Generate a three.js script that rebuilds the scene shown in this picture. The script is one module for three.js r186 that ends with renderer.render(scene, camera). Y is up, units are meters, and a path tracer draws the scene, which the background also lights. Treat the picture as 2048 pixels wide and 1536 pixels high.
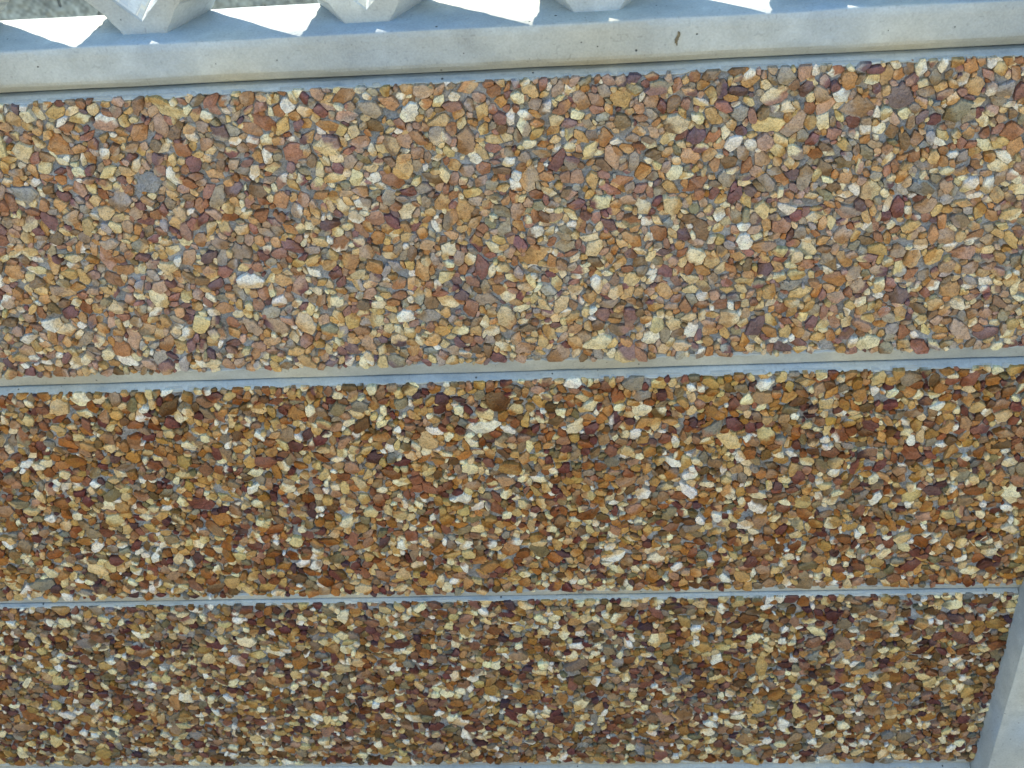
import * as THREE from 'three';
import { mergeVertices, toCreasedNormals } from 'three/addons/utils/BufferGeometryUtils.js';

// ------------------------------------------------------------------ camera, sky, sun, exposure
const scene = new THREE.Scene();
const Y0 = 1.2;                                   // height of the joint under the top panel
const camera = new THREE.PerspectiveCamera(34.154, 4 / 3, 0.05, 400);
camera.position.set(0, Y0 + 0.4035, 0.8814);
camera.up.set(0.02843, 0.77739, -0.62837);
camera.lookAt(-0.0770007, Y0 + 0.4035 - 0.62505503, 0.8814 - 0.77677352);
camera.updateMatrixWorld();
camera.focus = 1.03; camera.userData.fStop = 24;

const renderer = new THREE.WebGLRenderer({ antialias: true });
renderer.setSize(1024, 768);
renderer.toneMapping = THREE.LinearToneMapping;
renderer.toneMappingExposure = 2.7;
renderer.shadowMap.enabled = true;
renderer.shadowMap.type = THREE.PCFSoftShadowMap;

const SUN_TRAVEL = new THREE.Vector3(0.63, -0.76, 1).normalize();   // from behind the fence, over the left end
const sun = new THREE.DirectionalLight(new THREE.Color().setRGB(1.0, 0.91, 0.75), 5);
sun.position.copy(SUN_TRAVEL).multiplyScalar(-12).add(new THREE.Vector3(0, 1, 0));
sun.target.position.set(0, 1, 0);
sun.castShadow = true;
sun.shadow.mapSize.set(4096, 4096);
Object.assign(sun.shadow.camera, { left: -6, right: 6, top: 6, bottom: -6, near: 0.5, far: 40 });
sun.shadow.bias = -0.0003;
scene.add(sun, sun.target);

function skyTexture() {
  const w = 512, h = 256, d = new Float32Array(w * h * 4);
  const s = SUN_TRAVEL.clone().negate(), v = new THREE.Vector3();
  for (let j = 0; j < h; j++) for (let i = 0; i < w; i++) {
    const lat = ((j + 0.5) / h - 0.5) * Math.PI, lon = ((i + 0.5) / w - 0.5) * 2 * Math.PI;
    v.set(Math.cos(lat) * Math.cos(lon), Math.sin(lat), Math.cos(lat) * Math.sin(lon));
    const up = Math.max(0, v.y), k = Math.pow(1 - up, 3.2), c = v.dot(s);
    const glow = 0.5 * Math.exp(-(1 - c) * 7), ph = 0.82 + 0.18 * c * c;
    const o = (j * w + i) * 4;
    d[o] = (0.29 * (1 - k) + 0.6 * k) * ph + glow; d[o + 1] = (0.64 * (1 - k) + 0.82 * k) * ph + glow * 0.95; d[o + 2] = (1.22 * (1 - k) + 1.1 * k) * ph + glow * 0.85; d[o + 3] = 1;
  }
  const t = new THREE.DataTexture(d, w, h, THREE.RGBAFormat, THREE.FloatType);
  t.mapping = THREE.EquirectangularReflectionMapping; t.magFilter = t.minFilter = THREE.LinearFilter; t.needsUpdate = true;
  return t;
}
scene.background = scene.environment = skyTexture();
scene.backgroundIntensity = scene.environmentIntensity = 0.6;

// ------------------------------------------------------------------ helpers
function rng(seed) { let a = seed >>> 0; return () => { a = (a + 0x6d2b79f5) >>> 0; let t = a; t = Math.imul(t ^ (t >>> 15), t | 1); t ^= t + Math.imul(t ^ (t >>> 7), t | 61); return ((t ^ (t >>> 14)) >>> 0) / 4294967296; }; }
const hash = (x, y, z) => { let h = Math.imul(x, 374761393) ^ Math.imul(y, 668265263) ^ Math.imul(z, 2147483647 ^ 0x5bd1e995); h = Math.imul(h ^ (h >>> 13), 1274126177); return ((h ^ (h >>> 16)) >>> 0) / 4294967296; };
function noise3(x, y, z) {
  const xi = Math.floor(x), yi = Math.floor(y), zi = Math.floor(z); let fx = x - xi, fy = y - yi, fz = z - zi;
  fx = fx * fx * (3 - 2 * fx); fy = fy * fy * (3 - 2 * fy); fz = fz * fz * (3 - 2 * fz);
  const L = (a, b, t) => a + (b - a) * t, H = (a, b, c) => hash(xi + a, yi + b, zi + c);
  return L(L(L(H(0, 0, 0), H(1, 0, 0), fx), L(H(0, 1, 0), H(1, 1, 0), fx), fy), L(L(H(0, 0, 1), H(1, 0, 1), fx), L(H(0, 1, 1), H(1, 1, 1), fx), fy), fz) * 2 - 1;
}
function tileNoise(u, v, n, seed) {               // value noise with n cells per tile, wraps
  const x = u * n, y = v * n, xi = Math.floor(x), yi = Math.floor(y); let fx = x - xi, fy = y - yi;
  fx = fx * fx * (3 - 2 * fx); fy = fy * fy * (3 - 2 * fy);
  const H = (a, b) => hash(((xi + a) % n + n) % n, ((yi + b) % n + n) % n, seed);
  return (H(0, 0) * (1 - fx) + H(1, 0) * fx) * (1 - fy) + (H(0, 1) * (1 - fx) + H(1, 1) * fx) * fy;
}
function dataTex(n, fn, srgb) {
  const d = new Uint8Array(n * n * 4);
  for (let j = 0; j < n; j++) for (let i = 0; i < n; i++) {
    const c = fn(i / n, j / n, i, j), o = (j * n + i) * 4;
    for (let k = 0; k < 3; k++) d[o + k] = Math.max(0, Math.min(255, Math.round((Array.isArray(c) ? c[k] : c) * 255)));
    d[o + 3] = 255;
  }
  const t = new THREE.DataTexture(d, n, n, THREE.RGBAFormat);
  t.wrapS = t.wrapT = THREE.RepeatWrapping; t.magFilter = THREE.LinearFilter; t.minFilter = THREE.LinearMipmapLinearFilter; t.generateMipmaps = true;
  if (srgb) t.colorSpace = THREE.SRGBColorSpace;
  t.needsUpdate = true; return t;
}
const used = {};
function numbered(n) { used[n] = (used[n] ?? -1) + 1; return used[n] ? n + '_' + String(used[n]).padStart(3, '0') : n; }
function mesh(name, geo, mat, parent) { const m = new THREE.Mesh(geo, mat); m.name = name; m.castShadow = m.receiveShadow = true; parent.add(m); return m; }
function thing(name, label, category, pos, group) {
  const g = new THREE.Group(); g.name = numbered(name); g.position.set(...pos); g.userData = { label, category }; if (group) g.userData.group = group; scene.add(g); return g;
}
function boxUV(geo, ou = 0, ov = 0) {             // uv in metres by the way each vertex faces
  const p = geo.attributes.position, n = geo.attributes.normal, uv = new Float32Array(p.count * 2);
  for (let i = 0; i < p.count; i++) {
    const ax = Math.abs(n.getX(i)), ay = Math.abs(n.getY(i)), az = Math.abs(n.getZ(i));
    let a, b; if (az >= ax && az >= ay) { a = p.getX(i); b = p.getY(i); } else if (ay >= ax) { a = p.getX(i); b = p.getZ(i); } else { a = p.getZ(i); b = p.getY(i); }
    uv[2 * i] = a + ou; uv[2 * i + 1] = b + ov;
  }
  geo.setAttribute('uv', new THREE.BufferAttribute(uv, 2)); return geo;
}
// a closed profile of [y, z] swept along x from x0 to x1, its surface moved by wob(x, y, z)
function sweep(profile, x0, x1, nx, wob, creased = 0.5) {
  const n = profile.length, pos = [], idx = [];
  for (let i = 0; i <= nx; i++) for (let k = 0; k < n; k++) {
    const x = x0 + (x1 - x0) * i / nx, [y, z] = profile[k], w = wob ? wob(x, y, z) : [0, 0];
    pos.push(x, y + w[0], z + w[1]);
  }
  for (let i = 0; i < nx; i++) for (let k = 0; k < n; k++) { const a = i * n + k, b = i * n + (k + 1) % n, c = a + n, d = b + n; idx.push(a, b, c, b, d, c); }
  const tri = THREE.ShapeUtils.triangulateShape(profile.map(p => new THREE.Vector2(p[1], p[0])), []);
  for (const [a, b, c] of tri) { idx.push(a, b, c); idx.push(nx * n + a, nx * n + c, nx * n + b); }
  let g = new THREE.BufferGeometry(); g.setAttribute('position', new THREE.Float32BufferAttribute(pos, 3)); g.setIndex(idx);
  const vol = signedVolume(g); if (vol < 0) { for (let i = 0; i < idx.length; i += 3) [idx[i], idx[i + 1]] = [idx[i + 1], idx[i]]; g.setIndex(idx); }
  if (creased) g = toCreasedNormals(g, creased); else g.computeVertexNormals();
  return boxUV(g, x0 * 1.7, 0);
}
function signedVolume(g) { const p = g.attributes.position, ix = g.index.array; let v = 0; const a = new THREE.Vector3(), b = new THREE.Vector3(), c = new THREE.Vector3(); for (let i = 0; i < ix.length; i += 3) { a.fromBufferAttribute(p, ix[i]); b.fromBufferAttribute(p, ix[i + 1]); c.fromBufferAttribute(p, ix[i + 2]); v += a.dot(b.cross(c)); } return v; }
const lin = (r, g, b) => new THREE.Color().setRGB(r / 255, g / 255, b / 255, THREE.SRGBColorSpace);

// ------------------------------------------------------------------ materials
// cast concrete: cloudy grey with fine sand, small bug holes, pale lime streaks; tile of 0.5 m
const pits = []; { const r = rng(91); for (let i = 0; i < 150; i++) pits.push([r(), r(), 0.0009 + 0.0024 * r() * r() * r()]); }
const pitGrid = new Map(); for (const p of pits) { for (let a = -1; a <= 1; a++) for (let b = -1; b <= 1; b++) { const k = ((Math.floor(p[0] * 64) + a + 64) % 64) * 64 + (Math.floor(p[1] * 64) + b + 64) % 64; if (!pitGrid.has(k)) pitGrid.set(k, []); pitGrid.get(k).push(p); } }
function pitAt(u, v) { let m = 0; for (const p of pitGrid.get(Math.floor(u * 64) * 64 + Math.floor(v * 64)) || []) { const dx = Math.abs(u - p[0]), dy = Math.abs(v - p[1]); const q = Math.hypot(Math.min(dx, 1 - dx), Math.min(dy, 1 - dy)) / p[2]; if (q < 1) m = Math.max(m, q < 0.7 ? 1 : (1 - q) / 0.3); } return m; }
const concTone = (u, v) => 0.5 * tileNoise(u, v, 7, 1) + 0.28 * tileNoise(u, v, 23, 2) + 0.22 * tileNoise(u, v, 61, 3);
const concreteMap = dataTex(1024, (u, v) => {
  const t = concTone(u, v) - 0.5, g = tileNoise(u, v, 512, 4) - 0.5, s = tileNoise(u * 1, v, 200, 5), warm = tileNoise(u, v, 9, 6) - 0.5;
  let b = 0.76 + 0.2 * t + 0.06 * g - (s > 0.9 ? 0.05 : 0);
  const p = pitAt(u, v); b *= 1 - 0.62 * p;
  const streak = Math.max(0, tileNoise(u, v, 40, 8) - 0.72) * Math.max(0, tileNoise(u, v, 11, 9) - 0.5); b += streak * 0.8;
  return [b * (0.975 + 0.08 * warm), b * (1.0 + 0.012 * warm), b * (0.97 - 0.1 * warm)];
}, true);
const concreteBump = dataTex(1024, (u, v) => 0.5 + 0.25 * (tileNoise(u, v, 300, 14) - 0.5) + 0.2 * (tileNoise(u, v, 90, 15) - 0.5) - 0.4 * pitAt(u, v));
for (const t of [concreteMap, concreteBump]) t.repeat.set(2, 2);
const concrete = new THREE.MeshStandardMaterial({ map: concreteMap, bumpMap: concreteBump, bumpScale: 0.0006, roughness: 0.86, color: new THREE.Color().setRGB(0.83, 0.825, 0.8) });
// sandy cement that the stones are set in
const mortarMap = dataTex(1024, (u, v) => {
  const b = 0.52 + 0.14 * (tileNoise(u, v, 30, 21) - 0.5) + 0.16 * (tileNoise(u, v, 400, 22) - 0.5) + 0.1 * (tileNoise(u, v, 150, 23) - 0.5), w = tileNoise(u, v, 15, 24) - 0.5;
  return [b * (0.99 + 0.08 * w), b, b * (1.0 - 0.09 * w)];
}, true);
const mortarBump = dataTex(1024, (u, v) => 0.5 * tileNoise(u, v, 400, 25) + 0.5 * tileNoise(u, v, 160, 26));
for (const t of [mortarMap, mortarBump]) t.repeat.set(3, 3);
const mortar = new THREE.MeshStandardMaterial({ map: mortarMap, bumpMap: mortarBump, bumpScale: 0.0009, roughness: 0.88 });
// stone grain, multiplied with the colour of each stone; tile of 0.2 m
const stoneMap = dataTex(1024, (u, v) => {
  const f = tileNoise(u, v, 340, 31) - 0.5, m = tileNoise(u, v, 130, 32) - 0.5, c = tileNoise(u, v, 50, 33) - 0.5, sp = tileNoise(u, v, 260, 34);
  let b = 0.93 + 0.24 * f + 0.18 * m + 0.12 * c; if (sp > 0.86) b -= 0.2; if (sp < 0.1) b += 0.08;
  const w = tileNoise(u, v, 36, 35) - 0.5;
  return [b * (1 + 0.04 * w), b, b * (1 - 0.1 * w)];
}, true);
const stoneBump = dataTex(1024, (u, v) => 0.35 * tileNoise(u, v, 300, 36) + 0.4 * tileNoise(u, v, 110, 37) + 0.25 * tileNoise(u, v, 45, 38));
const stoneRough = dataTex(512, (u, v) => 0.3 + 0.44 * tileNoise(u, v, 26, 39) + 0.12 * (tileNoise(u, v, 160, 40) - 0.5));
for (const t of [stoneMap, stoneBump, stoneRough]) t.repeat.set(5, 5);
const stone = new THREE.MeshStandardMaterial({ vertexColors: true, map: stoneMap, bumpMap: stoneBump, bumpScale: 0.0009, roughnessMap: stoneRough, roughness: 1 });

// ------------------------------------------------------------------ the setting
const groundMap = dataTex(1024, (u, v) => {
  const b = 0.56 + 0.12 * (tileNoise(u, v, 12, 51) - 0.5) + 0.12 * (tileNoise(u, v, 90, 52) - 0.5) + 0.14 * (tileNoise(u, v, 420, 53) - 0.5), w = tileNoise(u, v, 20, 54) - 0.5;
  return [b * 1.06, b * (0.98 + 0.03 * w), b * (0.75 + 0.06 * w)];
}, true); groundMap.repeat.set(150, 150);
const ground = mesh('ground', new THREE.PlaneGeometry(300, 300), new THREE.MeshStandardMaterial({ map: groundMap, roughness: 0.95 }), scene);
ground.rotation.x = -Math.PI / 2; ground.userData.kind = 'structure';

// dark soil added out of view along the fence to weaken light from below
{
  const soilMap = dataTex(512, (u, v) => { const b = 0.3 + 0.14 * (tileNoise(u, v, 20, 81) - 0.5) + 0.16 * (tileNoise(u, v, 90, 82) - 0.5) + 0.12 * (tileNoise(u, v, 240, 83) - 0.5); return [b * 1.1, b * 0.92, b * 0.74]; }, true);
  const g = new THREE.PlaneGeometry(9, 1.9, 360, 76); g.rotateX(-Math.PI / 2); g.translate(0, 0, 0.95); const p = g.attributes.position;
  for (let i = 0; i < p.count; i++) { const x = p.getX(i), z = p.getZ(i); p.setY(i, 0.018 + 0.012 * noise3(x * 9, z * 9, 1) + 0.01 * noise3(x * 30, z * 30, 2)); }
  g.computeVertexNormals();
  const m = mesh('added_soil_bed', boxUV(g), new THREE.MeshStandardMaterial({ map: soilMap, roughness: 0.97 }), scene); m.userData.kind = 'structure';
}
const plasterMap = dataTex(512, (u, v) => { const b = 0.86 + 0.05 * (tileNoise(u, v, 6, 71) - 0.5) + 0.05 * (tileNoise(u, v, 60, 72) - 0.5) + 0.05 * (tileNoise(u, v, 250, 73) - 0.5); return [b, b * 0.955, b * 0.84]; }, true);
{ // unseen house front added across the yard to bounce sunlight onto the fence
  const t = thing('added_house_front', 'added unseen cream plastered house front that bounces light onto the pebbled fence', 'house', [0.5, 0, 6.2]);
  const m = new THREE.MeshStandardMaterial({ map: plasterMap, roughness: 0.9 });
  const w = new THREE.BoxGeometry(12, 3, 0.25); w.translate(0, 1.5, 0.125); mesh('wall', boxUV(w), m, t);
  const pl = new THREE.BoxGeometry(12.02, 0.3, 0.03); pl.translate(0, 0.15, -0.018); mesh('plinth', boxUV(pl), new THREE.MeshStandardMaterial({ color: lin(120, 110, 98), roughness: 0.9 }), t);
  const co = new THREE.BoxGeometry(12.2, 0.1, 0.4); co.translate(0, 3.05, 0.125); mesh('coping', boxUV(co), m, t);
}

// ------------------------------------------------------------------ the fence
const XL = -0.98, XR = 0.412, PH = 0.3;           // one bay of panels between its posts
const BACK = -0.052;

// panel of exposed stones
const PAL = [ // weight, sRGB colour, spread
  [16.5, [200, 160, 98], 18], [11, [184, 132, 68], 18], [7.5, [156, 100, 54], 16], [13, [218, 193, 138], 15], [9.5, [234, 219, 176], 12], [6, [240, 231, 210], 8],
  [12, [182, 146, 116], 16], [7, [158, 108, 86], 16], [6.5, [122, 72, 68], 14], [3, [100, 70, 76], 12], [9, [162, 144, 118], 16], [4.5, [160, 153, 142], 14], [2, [144, 136, 106], 12], [0.3, [132, 138, 136], 10], [5.5, [128, 98, 60], 14],
];
const PALW = PAL.reduce((a, p) => a + p[0], 0);
function pick(r) { let t = r() * PALW; for (const p of PAL) if ((t -= p[0]) < 0) return p; return PAL[0]; }
function stoneColour(r) { const [, c, s] = pick(r), l = (r() + r() - 1) * s, q = () => l + (r() - 0.5) * s * 0.7; return lin(Math.min(240, c[0] + q()), Math.min(236, c[1] + q()), Math.max(20, c[2] + q())); }

function layStones(seed, y0, y1) {                // centres and ellipses, large ones first
  const r = rng(seed), out = [], cell = 0.016, grid = new Map(), key = (x, y) => Math.floor(x / cell) * 4096 + Math.floor((y + 5) / cell);
  const near = (x, y, R) => { const res = []; const c = Math.ceil(R / cell); for (let a = -c; a <= c; a++) for (let b = -c; b <= c; b++) { const g = grid.get(key(x + a * cell, y + b * cell)); if (g) res.push(...g); } return res; };
  const area = (XR - XL) * (y1 - y0);
  // smallest and largest mean radius, how many per square metre at most, how close they may lie, buried or not
  const classes = [[0.0098, 0.0122, 70, 0.84], [0.0078, 0.0098, 400, 0.82], [0.0061, 0.0078, 1700, 0.79], [0.0049, 0.0061, 3500, 0.77], [0.0039, 0.0049, 6600, 0.76], [0.003, 0.0039, 9000, 0.76], [0.0021, 0.003, 9000, 0.76], [0.0028, 0.0046, 1700, 0.5, 1]];
  for (const [s0, s1, perM2x, tight, low] of classes) {
    const want = perM2x * area, tries = s0 > 0.009 ? want * 2 : want * 6; let got = 0;
    for (let i = 0; i < tries && got < want; i++) {
      const x = XL + r() * (XR - XL), y = y0 + r() * (y1 - y0), s = s0 + r() * (s1 - s0), el = 1 + 1.8 * Math.pow(r(), 1.2);
      const a = s * Math.sqrt(el), b = s / Math.sqrt(el), th = r() * Math.PI;
      if (y + b * 0.5 > y1 || y - b * 0.5 < y0 || (s < 0.006 && noise3(x * 75, y * 75, seed) > 0.7)) continue;
      const e = { x, y, a, b, th, c: Math.cos(th), s: Math.sin(th), low: !!low }; let ok = true;
      for (const o of near(x, y, 0.034)) { const dx = x - o.x, dy = y - o.y, d = Math.hypot(dx, dy); if (d < tight * (rad(e, dx / d, dy / d) + rad(o, dx / d, dy / d))) { ok = false; break; } }
      if (!ok) continue;
      got++; out.push(e); const k = key(x, y); if (!grid.has(k)) grid.set(k, []); grid.get(k).push(e);
    }
  }
  for (const e of out) e.near = near(e.x, e.y, 0.034).filter(o => o !== e && !o.low && Math.hypot(o.x - e.x, o.y - e.y) < 0.036);
  return out;
}
const rad = (e, ux, uy) => { const p = (ux * e.c + uy * e.s) / e.a, q = (-ux * e.s + uy * e.c) / e.b; return 1 / Math.sqrt(p * p + q * q); };
const ell = (e, x, y) => { const dx = x - e.x, dy = y - e.y, p = (dx * e.c + dy * e.s) / e.a, q = (-dx * e.s + dy * e.c) / e.b; return Math.sqrt(p * p + q * q); };

const RINGS4 = [[0.98, -0.0045, 0], [1.0, 0, 0.55], [0.92, 0, 0.92], [0.55, 0, 1.0]], RINGS3 = [[0.98, -0.004, 0], [1.0, 0, 0.6], [0.86, 0, 1.0]];
function stoneShape(e, r, y0, y1, zBase, tone) {  // arrays relative to the stone's centre
  const big = Math.sqrt(e.a * e.b) > 0.0045 && !e.low, NA = big ? 12 : 8, RINGS = big ? RINGS4 : RINGS3;
  const proud = !e.low && r() < 0.36, ext = e.low ? 1.15 : 1.34, gap = proud ? 1.03 + 0.12 * r() : e.low ? 1.25 : 0.93 + 0.07 * r();
  const cuts = [], nc = 4 + Math.floor(r() * 3), t0 = r() * 6.283; for (let k = 0; k < nc; k++) cuts.push([t0 + (k + (r() - 0.5) * 0.7) / nc * 6.283, 0.8 + 0.3 * r()]);
  const ph = r() * 6.28, fine = 48; let rr = [];
  for (let i = 0; i < fine; i++) {
    const t = i / fine * Math.PI * 2, ux = Math.cos(t), uy = Math.sin(t), R = rad(e, ux, uy);
    let m = R * ext * (1 + 0.04 * Math.sin(2 * t + ph) + 0.03 * Math.sin(5 * t + ph * 3));
    for (const [f, d] of cuts) { const cs = Math.cos(t - f); if (cs > 0.05) m = Math.min(m, d * rad(e, Math.cos(f), Math.sin(f)) / cs); }
    if (uy > 0.05) m = Math.min(m, (y1 + 0.0008 - e.y) / uy); if (uy < -0.05) m = Math.min(m, (y0 - 0.0012 - e.y) / uy);
    if (ux > 0.05) m = Math.min(m, (XR + 0.004 - e.x) / ux); if (ux < -0.05) m = Math.min(m, (XL - 0.004 - e.x) / ux);
    let lo = 0.3 * R, hi = m; const bad = s => { const x = e.x + ux * s / gap, y = e.y + uy * s / gap, f = ell(e, x, y); for (const o of e.near) if (ell(o, x, y) < f) return true; return false; };
    if (bad(hi)) { for (let k = 0; k < 7; k++) { const md = (lo + hi) / 2; if (bad(md)) hi = md; else lo = md; } m = lo; }
    m *= 1 + 0.03 * (r() - 0.5); rr.push([ux, uy, m, ux * m, uy * m]);
  }
  while (rr.length > NA) {                          // drop the point that bends the outline least
    let best = 1e9, at = 0;
    for (let i = 0; i < rr.length; i++) { const p = rr[(i + rr.length - 1) % rr.length], q = rr[i], w = rr[(i + 1) % rr.length], ar = Math.abs((q[3] - p[3]) * (w[4] - p[4]) - (q[4] - p[4]) * (w[3] - p[3])); if (ar < best) { best = ar; at = i; } }
    rr.splice(at, 1);
  }
  const h = e.low ? 0.0006 + 0.001 * r() : 0.0009 + 0.0021 * r() + 0.14 * e.b + (proud ? 0.0016 : 0);
  const ta = r() * 6.28, tm = 0.26 * Math.pow(r(), 1.2), tx = Math.cos(ta) * tm, ty = Math.sin(ta) * tm;
  const fac = []; const nf = 1 + Math.floor(r() * 3); for (let k = 0; k < nf; k++) { const a = r() * 6.28, g = 0.15 + 0.5 * r(), o = e.b * (0.1 + 0.6 * r()); fac.push([Math.cos(a) * g, Math.sin(a) * g, h + g * o]); }
  const base = tone(stoneColour(r), r), second = r() < 0.24 ? tone(stoneColour(r), r) : base.clone().multiply(r() < 0.5 ? new THREE.Color(0.78, 0.62, 0.42) : new THREE.Color(1.1, 1.06, 1.0).multiplyScalar(0.85 + 0.25 * r())), sa = r() * 6.28, so = (r() - 0.35) * e.b, cream = lin(222, 212, 188);
  const rind = r() < 0.14, ra = r() * 6.28, vert = [], cl = [], ou = r(), ov = r();
  const put = (x, y, z, edge, t) => {
    vert.push([x, y, z + zBase]);
    const side = x * Math.cos(sa) + y * Math.sin(sa) + 0.0016 * noise3((e.x + x) * 400, (e.y + y) * 400, 3.3) > so;
    const n = 1 + 0.12 * noise3((e.x + x) * 260 + ou * 50, (e.y + y) * 260, 7.7), c = (side ? second : base).clone().multiplyScalar(n);
    if (rind && edge && Math.cos(t - ra) > 0.35) c.lerp(cream, 0.85);
    cl.push([Math.min(0.86, c.r), Math.min(0.84, c.g), Math.min(0.82, c.b)]);
  };
  for (let k = 0; k < RINGS.length; k++) for (let i = 0; i < NA; i++) {
    const [ux, uy, m] = rr[i], [s, zb, zf] = RINGS[k], x = ux * m * s, y = uy * m * s; let z = zb;
    if (k) { z = h * zf * (1 + 0.1 * (r() - 0.5)) + (x * tx + y * ty) * (k === 1 ? 0.8 : 1); for (const f of fac) z = Math.min(z, f[2] - (x * f[0] + y * f[1])); z = Math.max(z, k === 1 ? 0.0002 : 0.0005); }
    put(x, y, z, k < 2, Math.atan2(uy, ux));
  }
  { let z = h * 1.02; for (const f of fac) z = Math.min(z, f[2]); put(0, 0, z, false, 0); }
  const tri = [];
  for (let k = 0; k < RINGS.length - 1; k++) for (let i = 0; i < NA; i++) { const a = k * NA + i, b = k * NA + (i + 1) % NA, c = a + NA, d = b + NA; if ((i + k) & 1) tri.push([a, b, c], [b, d, c]); else tri.push([a, b, d], [a, d, c]); }
  const L = (RINGS.length - 1) * NA; for (let i = 0; i < NA; i++) tri.push([L + i, L + (i + 1) % NA, RINGS.length * NA]);
  // vertices are split where faces meet at more than about 30 degrees, so that broken edges stay crisp
  const fn = tri.map(([a, b, c]) => { const A = vert[a], B = vert[b], C = vert[c], u = [B[0] - A[0], B[1] - A[1], B[2] - A[2]], w = [C[0] - A[0], C[1] - A[1], C[2] - A[2]]; return [u[1] * w[2] - u[2] * w[1], u[2] * w[0] - u[0] * w[2], u[0] * w[1] - u[1] * w[0]]; });
  const at = vert.map(() => []), pos = [], nor = [], uv = [], col = [], idx = [];
  tri.forEach((q, f) => q.forEach(vi => {
    const n = fn[f], l = Math.hypot(...n) || 1e-12; let g = at[vi].find(c => (c.n[0] * n[0] + c.n[1] * n[1] + c.n[2] * n[2]) > 0.86 * l * Math.hypot(...c.n));
    if (!g) { g = { n: [0, 0, 0], i: pos.length / 3 }; at[vi].push(g); const [x, y, z] = vert[vi]; pos.push(x, y, z); uv.push(e.x + x + ou + z * 0.2, e.y + y + z * 0.25 + ov); col.push(...cl[vi]); nor.push(0, 0, 0); }
    for (let k = 0; k < 3; k++) g.n[k] += n[k]; idx.push(g.i);
  }));
  for (const gs of at) for (const g of gs) { const l = Math.hypot(...g.n) || 1; for (let k = 0; k < 3; k++) nor[g.i * 3 + k] = g.n[k] / l; }
  let ar = 0; for (let i = 0; i < NA; i++) { const p = rr[i], q = rr[(i + 1) % NA]; ar += Math.abs(p[0] * p[2] * q[1] * q[2] - p[1] * p[2] * q[0] * q[2]) / 2; }
  return { x: e.x, y: e.y, pos, nor, uv, col, idx, area: e.low ? ar * 0.2 : ar };
}
function geometryOf(list, rel) {
  const pos = [], nor = [], uv = [], col = [], idx = [];
  for (const s of list) {
    const o = pos.length / 3;
    for (let i = 0; i < s.pos.length; i += 3) pos.push(s.pos[i] + (rel ? 0 : s.x), s.pos[i + 1] + (rel ? 0 : s.y), s.pos[i + 2]);
    for (const v of s.nor) nor.push(v); for (const v of s.uv) uv.push(v); for (const v of s.col) col.push(v); for (const v of s.idx) idx.push(v + o);
  }
  const g = new THREE.BufferGeometry();
  g.setAttribute('position', new THREE.Float32BufferAttribute(pos, 3)); g.setAttribute('uv', new THREE.Float32BufferAttribute(uv, 2)); g.setAttribute('color', new THREE.Float32BufferAttribute(col, 3)); g.setAttribute('normal', new THREE.Float32BufferAttribute(nor, 3)); g.setIndex(idx);
  return g;
}
const mortarLift = (x, y) => 0.0012 * noise3(x * 90, y * 90, 1.5) + 0.0012 * noise3(x * 230, y * 230, 4.5) - (x > 2 ? 0.0017 : 0.0011);

const dust = lin(178, 168, 156);
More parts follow.
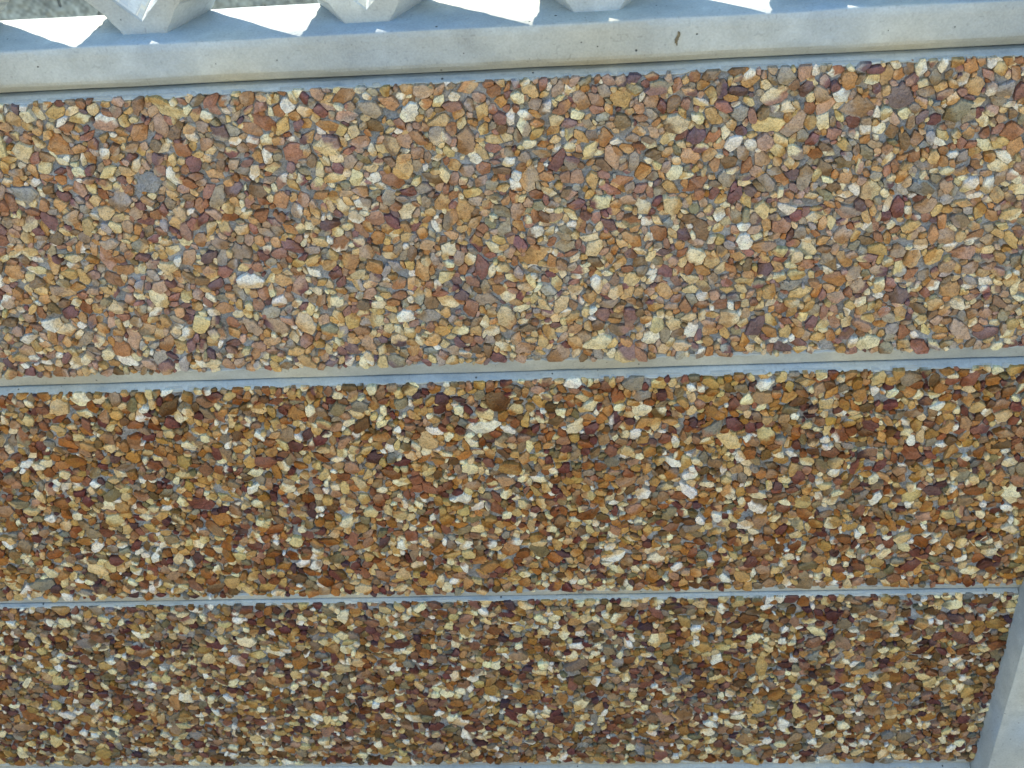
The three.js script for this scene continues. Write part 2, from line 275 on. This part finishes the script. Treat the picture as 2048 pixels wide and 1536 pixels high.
// stone tones by panel: dusty cement film with glare, golden brown, dull brown
const shadeTone = (c, r, f) => { const l = 0.3 * c.r + 0.6 * c.g + 0.1 * c.b, k = Math.min(1, Math.max(0, (l - 0.28) / 0.4)); return c.multiply(new THREE.Color(...f.map(v => v + (0.97 - v) * k))); };
const TONES = [(c, r) => c.lerp(dust, 0.09 + 0.3 * r() * r()), (c, r) => shadeTone(c, r, [0.74, 0.66, 0.52]), (c, r) => shadeTone(c, r, [0.62, 0.6, 0.56])];  // weaker light on the lower panels is painted into their stone colours
const panels = [];
function stonePanel(level, label) {
  // level 0 is the panel right under the lattice panel; y runs from -PH (its bottom) to 0 (its top)
  const yBase = Y0 - PH * (level + 1);
  const t = thing('pebbled_fence_panel', label, 'fence panel', [0, yBase, 0], 'pebbled panels stacked between the posts');
  const top = PH + [-0.0062, 0.0024, 0.0038][level], bot = [0.0036, 0.005, -0.003][level], TOPB = [0.0035, 0.0042, 0.003][level], BOTB = [0.0155, 0.009, 0.0125][level], ET = [0.0055, 0.0065, 0.0035][level], EB = [0.0065, 0.0035, 0.0055][level], ya = bot + BOTB, yb = top - TOPB;
  // concrete slab with bevelled borders
  const prof = [[bot, BACK], [bot, -EB - 0.001], [bot + 0.0006, -EB], [bot + BOTB * 0.5, -EB * 0.5], [ya - 0.001, -0.0009], [ya + 0.0006, 0], [ya + 0.0016, -0.0006], [ya + 0.003, -0.005],
    [yb - 0.003, -0.005], [yb - 0.0016, -0.0006], [yb - 0.0008, 0], [yb + 0.0002, -0.0006], [top - TOPB * 0.5, -ET * 0.5], [top - 0.0006, -ET], [top, -ET - 0.001], [top, BACK]];
  const ragged = (x, s) => 0.0013 * noise3(x * 60, s, 2) + 0.0011 * noise3(x * 210, s, 5);
  mesh('concrete_slab', sweep(prof, XL, XR, 520, (x, y, z) => {
    if (z > -0.001) return [0.8 * ragged(x, y < 0.1 ? 11 : 17), 0];
    if (z > -0.02) return [0.0003 * noise3(x * 30, y * 30, 8), 0.0004 * noise3(x * 26, y * 40, 9)];
    return [0, 0];
  }, 0), concrete, t);
  // the sandy mortar bed that holds the stones
  { const nx = 400, ny = level < 3 ? 80 : 40, pos = [], uv = [], idx = [], g = new THREE.BufferGeometry();
    for (let i = 0; i <= nx; i++) for (let k = 0; k <= ny; k++) { const x = XL + 0.001 + (XR - XL - 0.002) * i / nx, y = ya + (yb - ya) * k / ny; pos.push(x, y, k && k < ny ? mortarLift(x + level * 3, y) : -0.004); uv.push(x, y + level * 0.37); }
    for (let i = 0; i < nx; i++) for (let k = 0; k < ny; k++) { const a = i * (ny + 1) + k, c = a + ny + 1; idx.push(a, c, a + 1, a + 1, c, c + 1); }
    g.setAttribute('position', new THREE.Float32BufferAttribute(pos, 3)); g.setAttribute('uv', new THREE.Float32BufferAttribute(uv, 2)); g.setIndex(idx); g.computeVertexNormals();
    mesh('mortar_bed', g, mortar, t); }
  // stones
  const seed = 1000 + 77 * level, r = rng(seed + 5), es = layStones(seed, ya + 0.001, yb + 0.0004);
  const v = new THREE.Vector3(), all = [];
  for (const e of es) {
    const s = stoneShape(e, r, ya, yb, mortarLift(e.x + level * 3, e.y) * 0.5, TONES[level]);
    v.set(e.x, yBase + e.y, 0).project(camera); const inside = Math.abs(v.x) < 0.99 && Math.abs(v.y) < 0.99;
    const d = Math.hypot(e.x, yBase + e.y - camera.position.y, camera.position.z);
    s.score = inside ? s.area / (d * d * d) : 0; all.push(s);
  }
  all.sort((a, b) => b.score - a.score);
  const single = all.slice(0, 300).filter(s => s.score > 0), rest = all.slice(single.length);
  for (const s of single) { const m = mesh('pebble', geometryOf([s], true), stone, t); m.position.set(s.x, s.y, 0); }
  const m = mesh('small_pebbles', geometryOf(rest, false), stone, t); m.userData.kind = 'stuff';
  panels.push(t);
  console.log('panel', level, 'stones', all.length);
}
stonePanel(0, 'pebbled concrete fence panel directly under the lattice panel');
stonePanel(1, 'pebbled concrete fence panel, second below the lattice panel');
stonePanel(2, 'pebbled concrete fence panel, third below the lattice panel');
{ const t = panels[1].clone(); t.name = numbered('pebbled_fence_panel'); t.position.y = Y0 - PH * 4 - 0.006; t.userData.label = 'lowest pebbled concrete fence panel, standing on the ground'; scene.add(t); }

// lattice panel on top: rail, openwork of crossing bars, top rail
{
  const RH = 0.0336, P = 0.1725, X0 = -0.346, t = thing('lattice_fence_panel', 'smooth grey concrete lattice panel with diamond openings and a plain bottom rail', 'fence panel', [0, Y0, 0]);
  const wob = (x, y, z) => [0.0005 * noise3(x * 22, y * 50, z * 50 + 3), 0.0005 * noise3(x * 18, y * 60, z * 50 + 9)];
  const rail = (a, b) => { // bottom bevel at a, rounded upper edges at b
    const p = [[a, -0.060], [a, -0.011], [a + 0.0006, -0.0098], [a + 0.004, -0.0045], [a + 0.0075, -0.0006], [a + 0.0095, 0.0012], [a + 0.012, 0.0018]];
    for (let k = 1; k < 5; k++) p.push([a + 0.012 + (b - a - 0.0155) * k / 5, 0.0018]);
    for (let k = 0; k <= 4; k++) { const q = k / 4 * Math.PI / 2; p.push([b - 0.0022 + 0.0022 * Math.sin(q), -0.0004 + 0.0022 * Math.cos(q)]); }
    p.push([b, -0.02], [b, -0.04]); for (let k = 0; k <= 3; k++) { const q = k / 3 * Math.PI / 2; p.push([b - 0.002 + 0.002 * Math.cos(q), -0.06 - 0.002 * Math.sin(q)]); }
    p.push([a + 0.01, -0.062]);
    return sweep(p, XL, XR, 240, wob, 0.6);
  };
  mesh('bottom_rail', rail(-0.0054, RH), concrete, t);
  mesh('top_rail', rail(0.207, 0.24), concrete, t);
  // openwork plate: front outline and a narrower back outline for every opening, walls between them
  const zf = -0.018, zb = -0.059, yc = RH + 0.0012, r = rng(7);
  const bottom = RH - 0.02, topY = 0.215;
  const outer = [[XL + 0.001, bottom], [XR - 0.001, bottom], [XR - 0.001, topY], [XL + 0.001, topY]];
  const holes = [];
  const lerp = (a, b, k) => a + (b - a) * k;
  function hole(corF, corB, jit) {
    const c = [], f = [], b = [], n = corF.length > 4 ? 12 : 34, cx = corF.reduce((q, p) => q + p[0], 0) / corF.length, cy = corF.reduce((q, p) => q + p[1], 0) / corF.length;
    for (let i = 0; i < corF.length; i++) { const j = (i + 1) % corF.length; for (let k = 0; k < n; k++) {
      const q = k / n, bx = lerp(corB[i][0], corB[j][0], q), by = lerp(corB[i][1], corB[j][1], q), fx = lerp(corF[i][0], corF[j][0], q), fy = lerp(corF[i][1], corF[j][1], q);
      const a1 = jit * (0.7 * noise3(bx * 130, by * 130, 1) + 0.6 * noise3(bx * 420, by * 420, 5)), a2 = jit * (0.7 * noise3(bx * 130, by * 130, 11) + 0.6 * noise3(bx * 420, by * 420, 15)), l = Math.hypot(fx - cx, fy - cy);
      c.push([fx + (fx - cx) / l * 0.0014 + a1 * 0.3, fy + (fy - cy) / l * 0.0014 + a2 * 0.3]); f.push([fx + a1 * 0.4, fy + a2 * 0.4]); b.push([bx + a1, by + a2]);
    } }
    holes.push([c, b, f]);
  }
  for (let k = -4; k <= 4; k++) {
    const x = X0 + P * k;
    if (x - 0.08 > XL && x + 0.08 < XR) { const y = yc + P / 2, d = (h, x) => [[x, y - h], [x + h, y], [x, y + h], [x - h, y]]; hole(d(0.0765, x), d(0.0768, x - 0.004), 0.0007); }
    const xm = x + P / 2;
    if (xm - 0.08 > XL && xm + 0.08 < XR) {
      const lo = RH - 0.003, tri = (h, q) => { const w = h + yc - lo; return [[xm - w + q, lo], [xm + w - q, lo], [xm + w - q * 1.12, lo + q * 0.5], [xm + w - q * 1.6, lo + q * 1.2], [xm + w - q * 2.2, lo + q * 2.2], [xm, yc + h], [xm - w + q * 2.2, lo + q * 2.2], [xm - w + q * 1.6, lo + q * 1.2], [xm - w + q * 1.12, lo + q * 0.5]]; };
      hole(tri(0.0735, 0.009), tri(0.0455, 0.004), 0.0014);
      const hi = 0.2085, y = yc + P, inv = h => [[xm - h - (y - hi) * -1, hi], [xm, y - h], [xm + h - (hi - y) * -1, hi]];
      hole(inv(0.0735), inv(0.0455), 0.0014);
    }
  }
  const pos = [], face = (ringOuter, rings, z, flip) => {
    const V = a => a.map(q => new THREE.Vector2(q[0], q[1])); const o = V(ringOuter), hs = rings.map(V);
    if (THREE.ShapeUtils.isClockWise(o)) o.reverse(); hs.forEach(h => { if (!THREE.ShapeUtils.isClockWise(h)) h.reverse(); });
    const flat = [o, ...hs].flat();
    for (const [a, b, c] of THREE.ShapeUtils.triangulateShape(o, hs)) for (const i of flip ? [a, c, b] : [a, b, c]) pos.push(flat[i].x, flat[i].y, z);
  };
  face(outer, holes.map(h => h[0]), zf, false); face(outer, holes.map(h => h[1]), zb, true);
  const wall = (f, b, z1, z2) => { const ccw = !THREE.ShapeUtils.isClockWise(f.map(q => new THREE.Vector2(...q))); for (let i = 0; i < f.length; i++) { const j = (i + 1) % f.length, q = [[f[i], z1], [f[j], z1], [b[i], z2], [b[j], z2]].map(([p, z]) => [p[0], p[1], z]); const T = ccw ? [0, 1, 2, 1, 3, 2] : [0, 2, 1, 1, 2, 3]; for (const k of T) pos.push(...q[k]); } };
  for (const [c, b, f] of holes) { wall(c, f, zf, zf - 0.0013); wall(f, b, zf - 0.0013, zb); }
  wall([...outer].reverse(), [...outer].reverse(), zf, zb);
  let g = new THREE.BufferGeometry(); g.setAttribute('position', new THREE.Float32BufferAttribute(pos, 3)); g = toCreasedNormals(g, 0.7);
  mesh('lattice', boxUV(g, 0.13, 0.4), concrete, t);
}

// posts
function post(x, label) {
  const t = thing('fence_post', label, 'fence post', [x, 0, 0], 'concrete posts holding the panels');
  // plan outline, swept upwards
  const w = 0.125, c = 0.006, plan = [[0, -0.075], [0, 0.003], [0.0035, 0.0265], [0.005, 0.0295], [0.008, 0.031], [w - 0.008, 0.031], [w - 0.005, 0.0295], [w - 0.0035, 0.0265], [w, 0.003], [w, -0.075], [w - c, -0.081], [c, -0.081]];
  const g0 = sweep(plan.map(p => [p[0], p[1]]), 0, 1.5, 120, (h, a, b) => [0.0006 * noise3(h * 22, a * 40, x * 9), 0.0006 * noise3(h * 22, b * 40, 5 + x * 9)], 0.6);
  const p = g0.attributes.position; // sweep runs along x with [y, z] the plan: turn it upright
  for (let i = 0; i < p.count; i++) { const h = p.getX(i), a = p.getY(i), b = p.getZ(i); p.setXYZ(i, a, h, b); }
  let g = new THREE.BufferGeometry(); g.setAttribute('position', p); const ix = []; for (let i = 0; i < p.count; i += 3) ix.push(i, i + 2, i + 1); g.setIndex(ix); g = toCreasedNormals(mergeVertices(g.toNonIndexed(), 1e-6), 0.6);
  mesh('shaft', boxUV(g, x, 0.2), concrete, t);
  const cap = new THREE.BufferGeometry(), A = 0.006, q = [[-A, 1.5, 0.039], [w + A, 1.5, 0.039], [w + A, 1.5, -0.087], [-A, 1.5, -0.087]], u = q.map(v => [v[0], 1.52, v[2]]), ap = [w / 2, 1.56, -0.024], tr = [];
  for (let i = 0; i < 4; i++) { const j = (i + 1) % 4; tr.push(q[i], q[j], u[j], q[i], u[j], u[i], u[i], u[j], ap); } tr.push(q[0], q[2], q[1], q[0], q[3], q[2]);
  cap.setAttribute('position', new THREE.Float32BufferAttribute(tr.flat(), 3)); cap.computeVertexNormals();
  mesh('post_cap', boxUV(cap), concrete, t);
}
post(XR + 0.0008, 'pale grey concrete fence post at the right end of the pebbled panels');
post(XL - 0.1258, 'pale grey concrete fence post at the left end of the pebbled panels');

// dried mud splash on the rail, bits of straw among the stones
{
  const r = rng(55), brown = new THREE.MeshStandardMaterial({ color: lin(222, 202, 160), roughness: 0.95, map: mortarMap });
  const g = new THREE.IcosahedronGeometry(1, 4), p = g.attributes.position, v = new THREE.Vector3();
  for (let i = 0; i < p.count; i++) { v.fromBufferAttribute(p, i); const k = 1 + 0.55 * noise3(v.x * 2.2, v.y * 4, v.z) + 0.3 * noise3(v.x * 5, v.y * 9, 2); p.setXYZ(i, v.x * 0.0013 * k + 0.0010 * Math.sin(v.y * 3), v.y * 0.005 * k, v.z * 0.0006 * k); }
  g.computeVertexNormals();
  const m = mesh('dried_mud', boxUV(g), brown, scene); m.position.set(0.0579, Y0 + 0.018, 0.0019); m.userData = { label: 'small brown splash of dried mud stuck on the plain rail', category: 'mud' };
  const straw = new THREE.MeshStandardMaterial({ color: lin(214, 196, 158), roughness: 0.7 });
  for (const [x, y, a, len, label] of [[0.2517, -0.3251, 0.8, 0.011, 'pale dry straw just below the upper groove, on the second pebbled panel'], [0.3515, -0.5184, -0.9, 0.010, 'longer of two pale straws side by side near the post on the second pebbled panel'],
    [0.3159, -0.6453, -0.7, 0.012, 'pale dry straw close to the post on the third pebbled panel'], [-0.2904, -0.6621, 0.3, 0.013, 'pale dry straw far from the post on the third pebbled panel'], [0.362, -0.512, 0.9, 0.008, 'shorter of two pale straws side by side near the post on the second pebbled panel']]) {
    const c = new THREE.CatmullRomCurve3([-1, -0.3, 0.4, 1].map((t, i) => new THREE.Vector3(t * len / 2 * Math.cos(a) + (r() - 0.5) * 0.0012, t * len / 2 * Math.sin(a) + (r() - 0.5) * 0.0012, i % 2 * 0.0006)));
    const s = mesh(numbered('straw'), new THREE.TubeGeometry(c, 10, 0.00042, 6), straw, scene); s.position.set(x, Y0 + y, 0.0052); s.userData = { label, category: 'straw', group: 'straws caught on the pebbles' };
  }
}

// rough wall a little way behind the fence
{
  const roughMap = dataTex(1024, (u, v) => {
    const b = 0.6 + 0.16 * (tileNoise(u, v, 30, 61) - 0.5) + 0.2 * (tileNoise(u, v, 260, 62) - 0.5) + 0.12 * (tileNoise(u, v, 110, 63) - 0.5) - (tileNoise(u, v, 90, 64) > 0.88 ? 0.2 : 0);
    return [b * 0.975, b, b * 0.945];
  }, true);
  const roughBump = dataTex(1024, (u, v) => 0.5 * tileNoise(u, v, 180, 65) + 0.5 * tileNoise(u, v, 70, 66) - (tileNoise(u, v, 90, 64) > 0.88 ? 0.5 : 0));
  const m = new THREE.MeshStandardMaterial({ map: roughMap, bumpMap: roughBump, bumpScale: 0.003, roughness: 0.95 });
  const z0 = -0.46, prof = [[0, z0 - 0.15], [0, z0]]; for (let k = 1; k <= 40; k++) prof.push([1.235 * k / 40, z0]); prof.push([1.24, z0 - 0.006], [1.24, z0 - 0.15]);
  const g = sweep(prof, -2.2, 1.6, 380, (x, y, z) => z > z0 - 0.01 && y > 0 ? [0, 0.002 * noise3(x * 60, y * 60, 1) + 0.0015 * noise3(x * 140, y * 140, 2)] : [0, 0], 0);
  const w = mesh('garden_wall', g, m, scene); w.name = 'garden_wall'; w.userData = { label: 'rough greenish grey concrete wall seen through the lattice openings', category: 'wall' };
}
renderer.render(scene, camera);
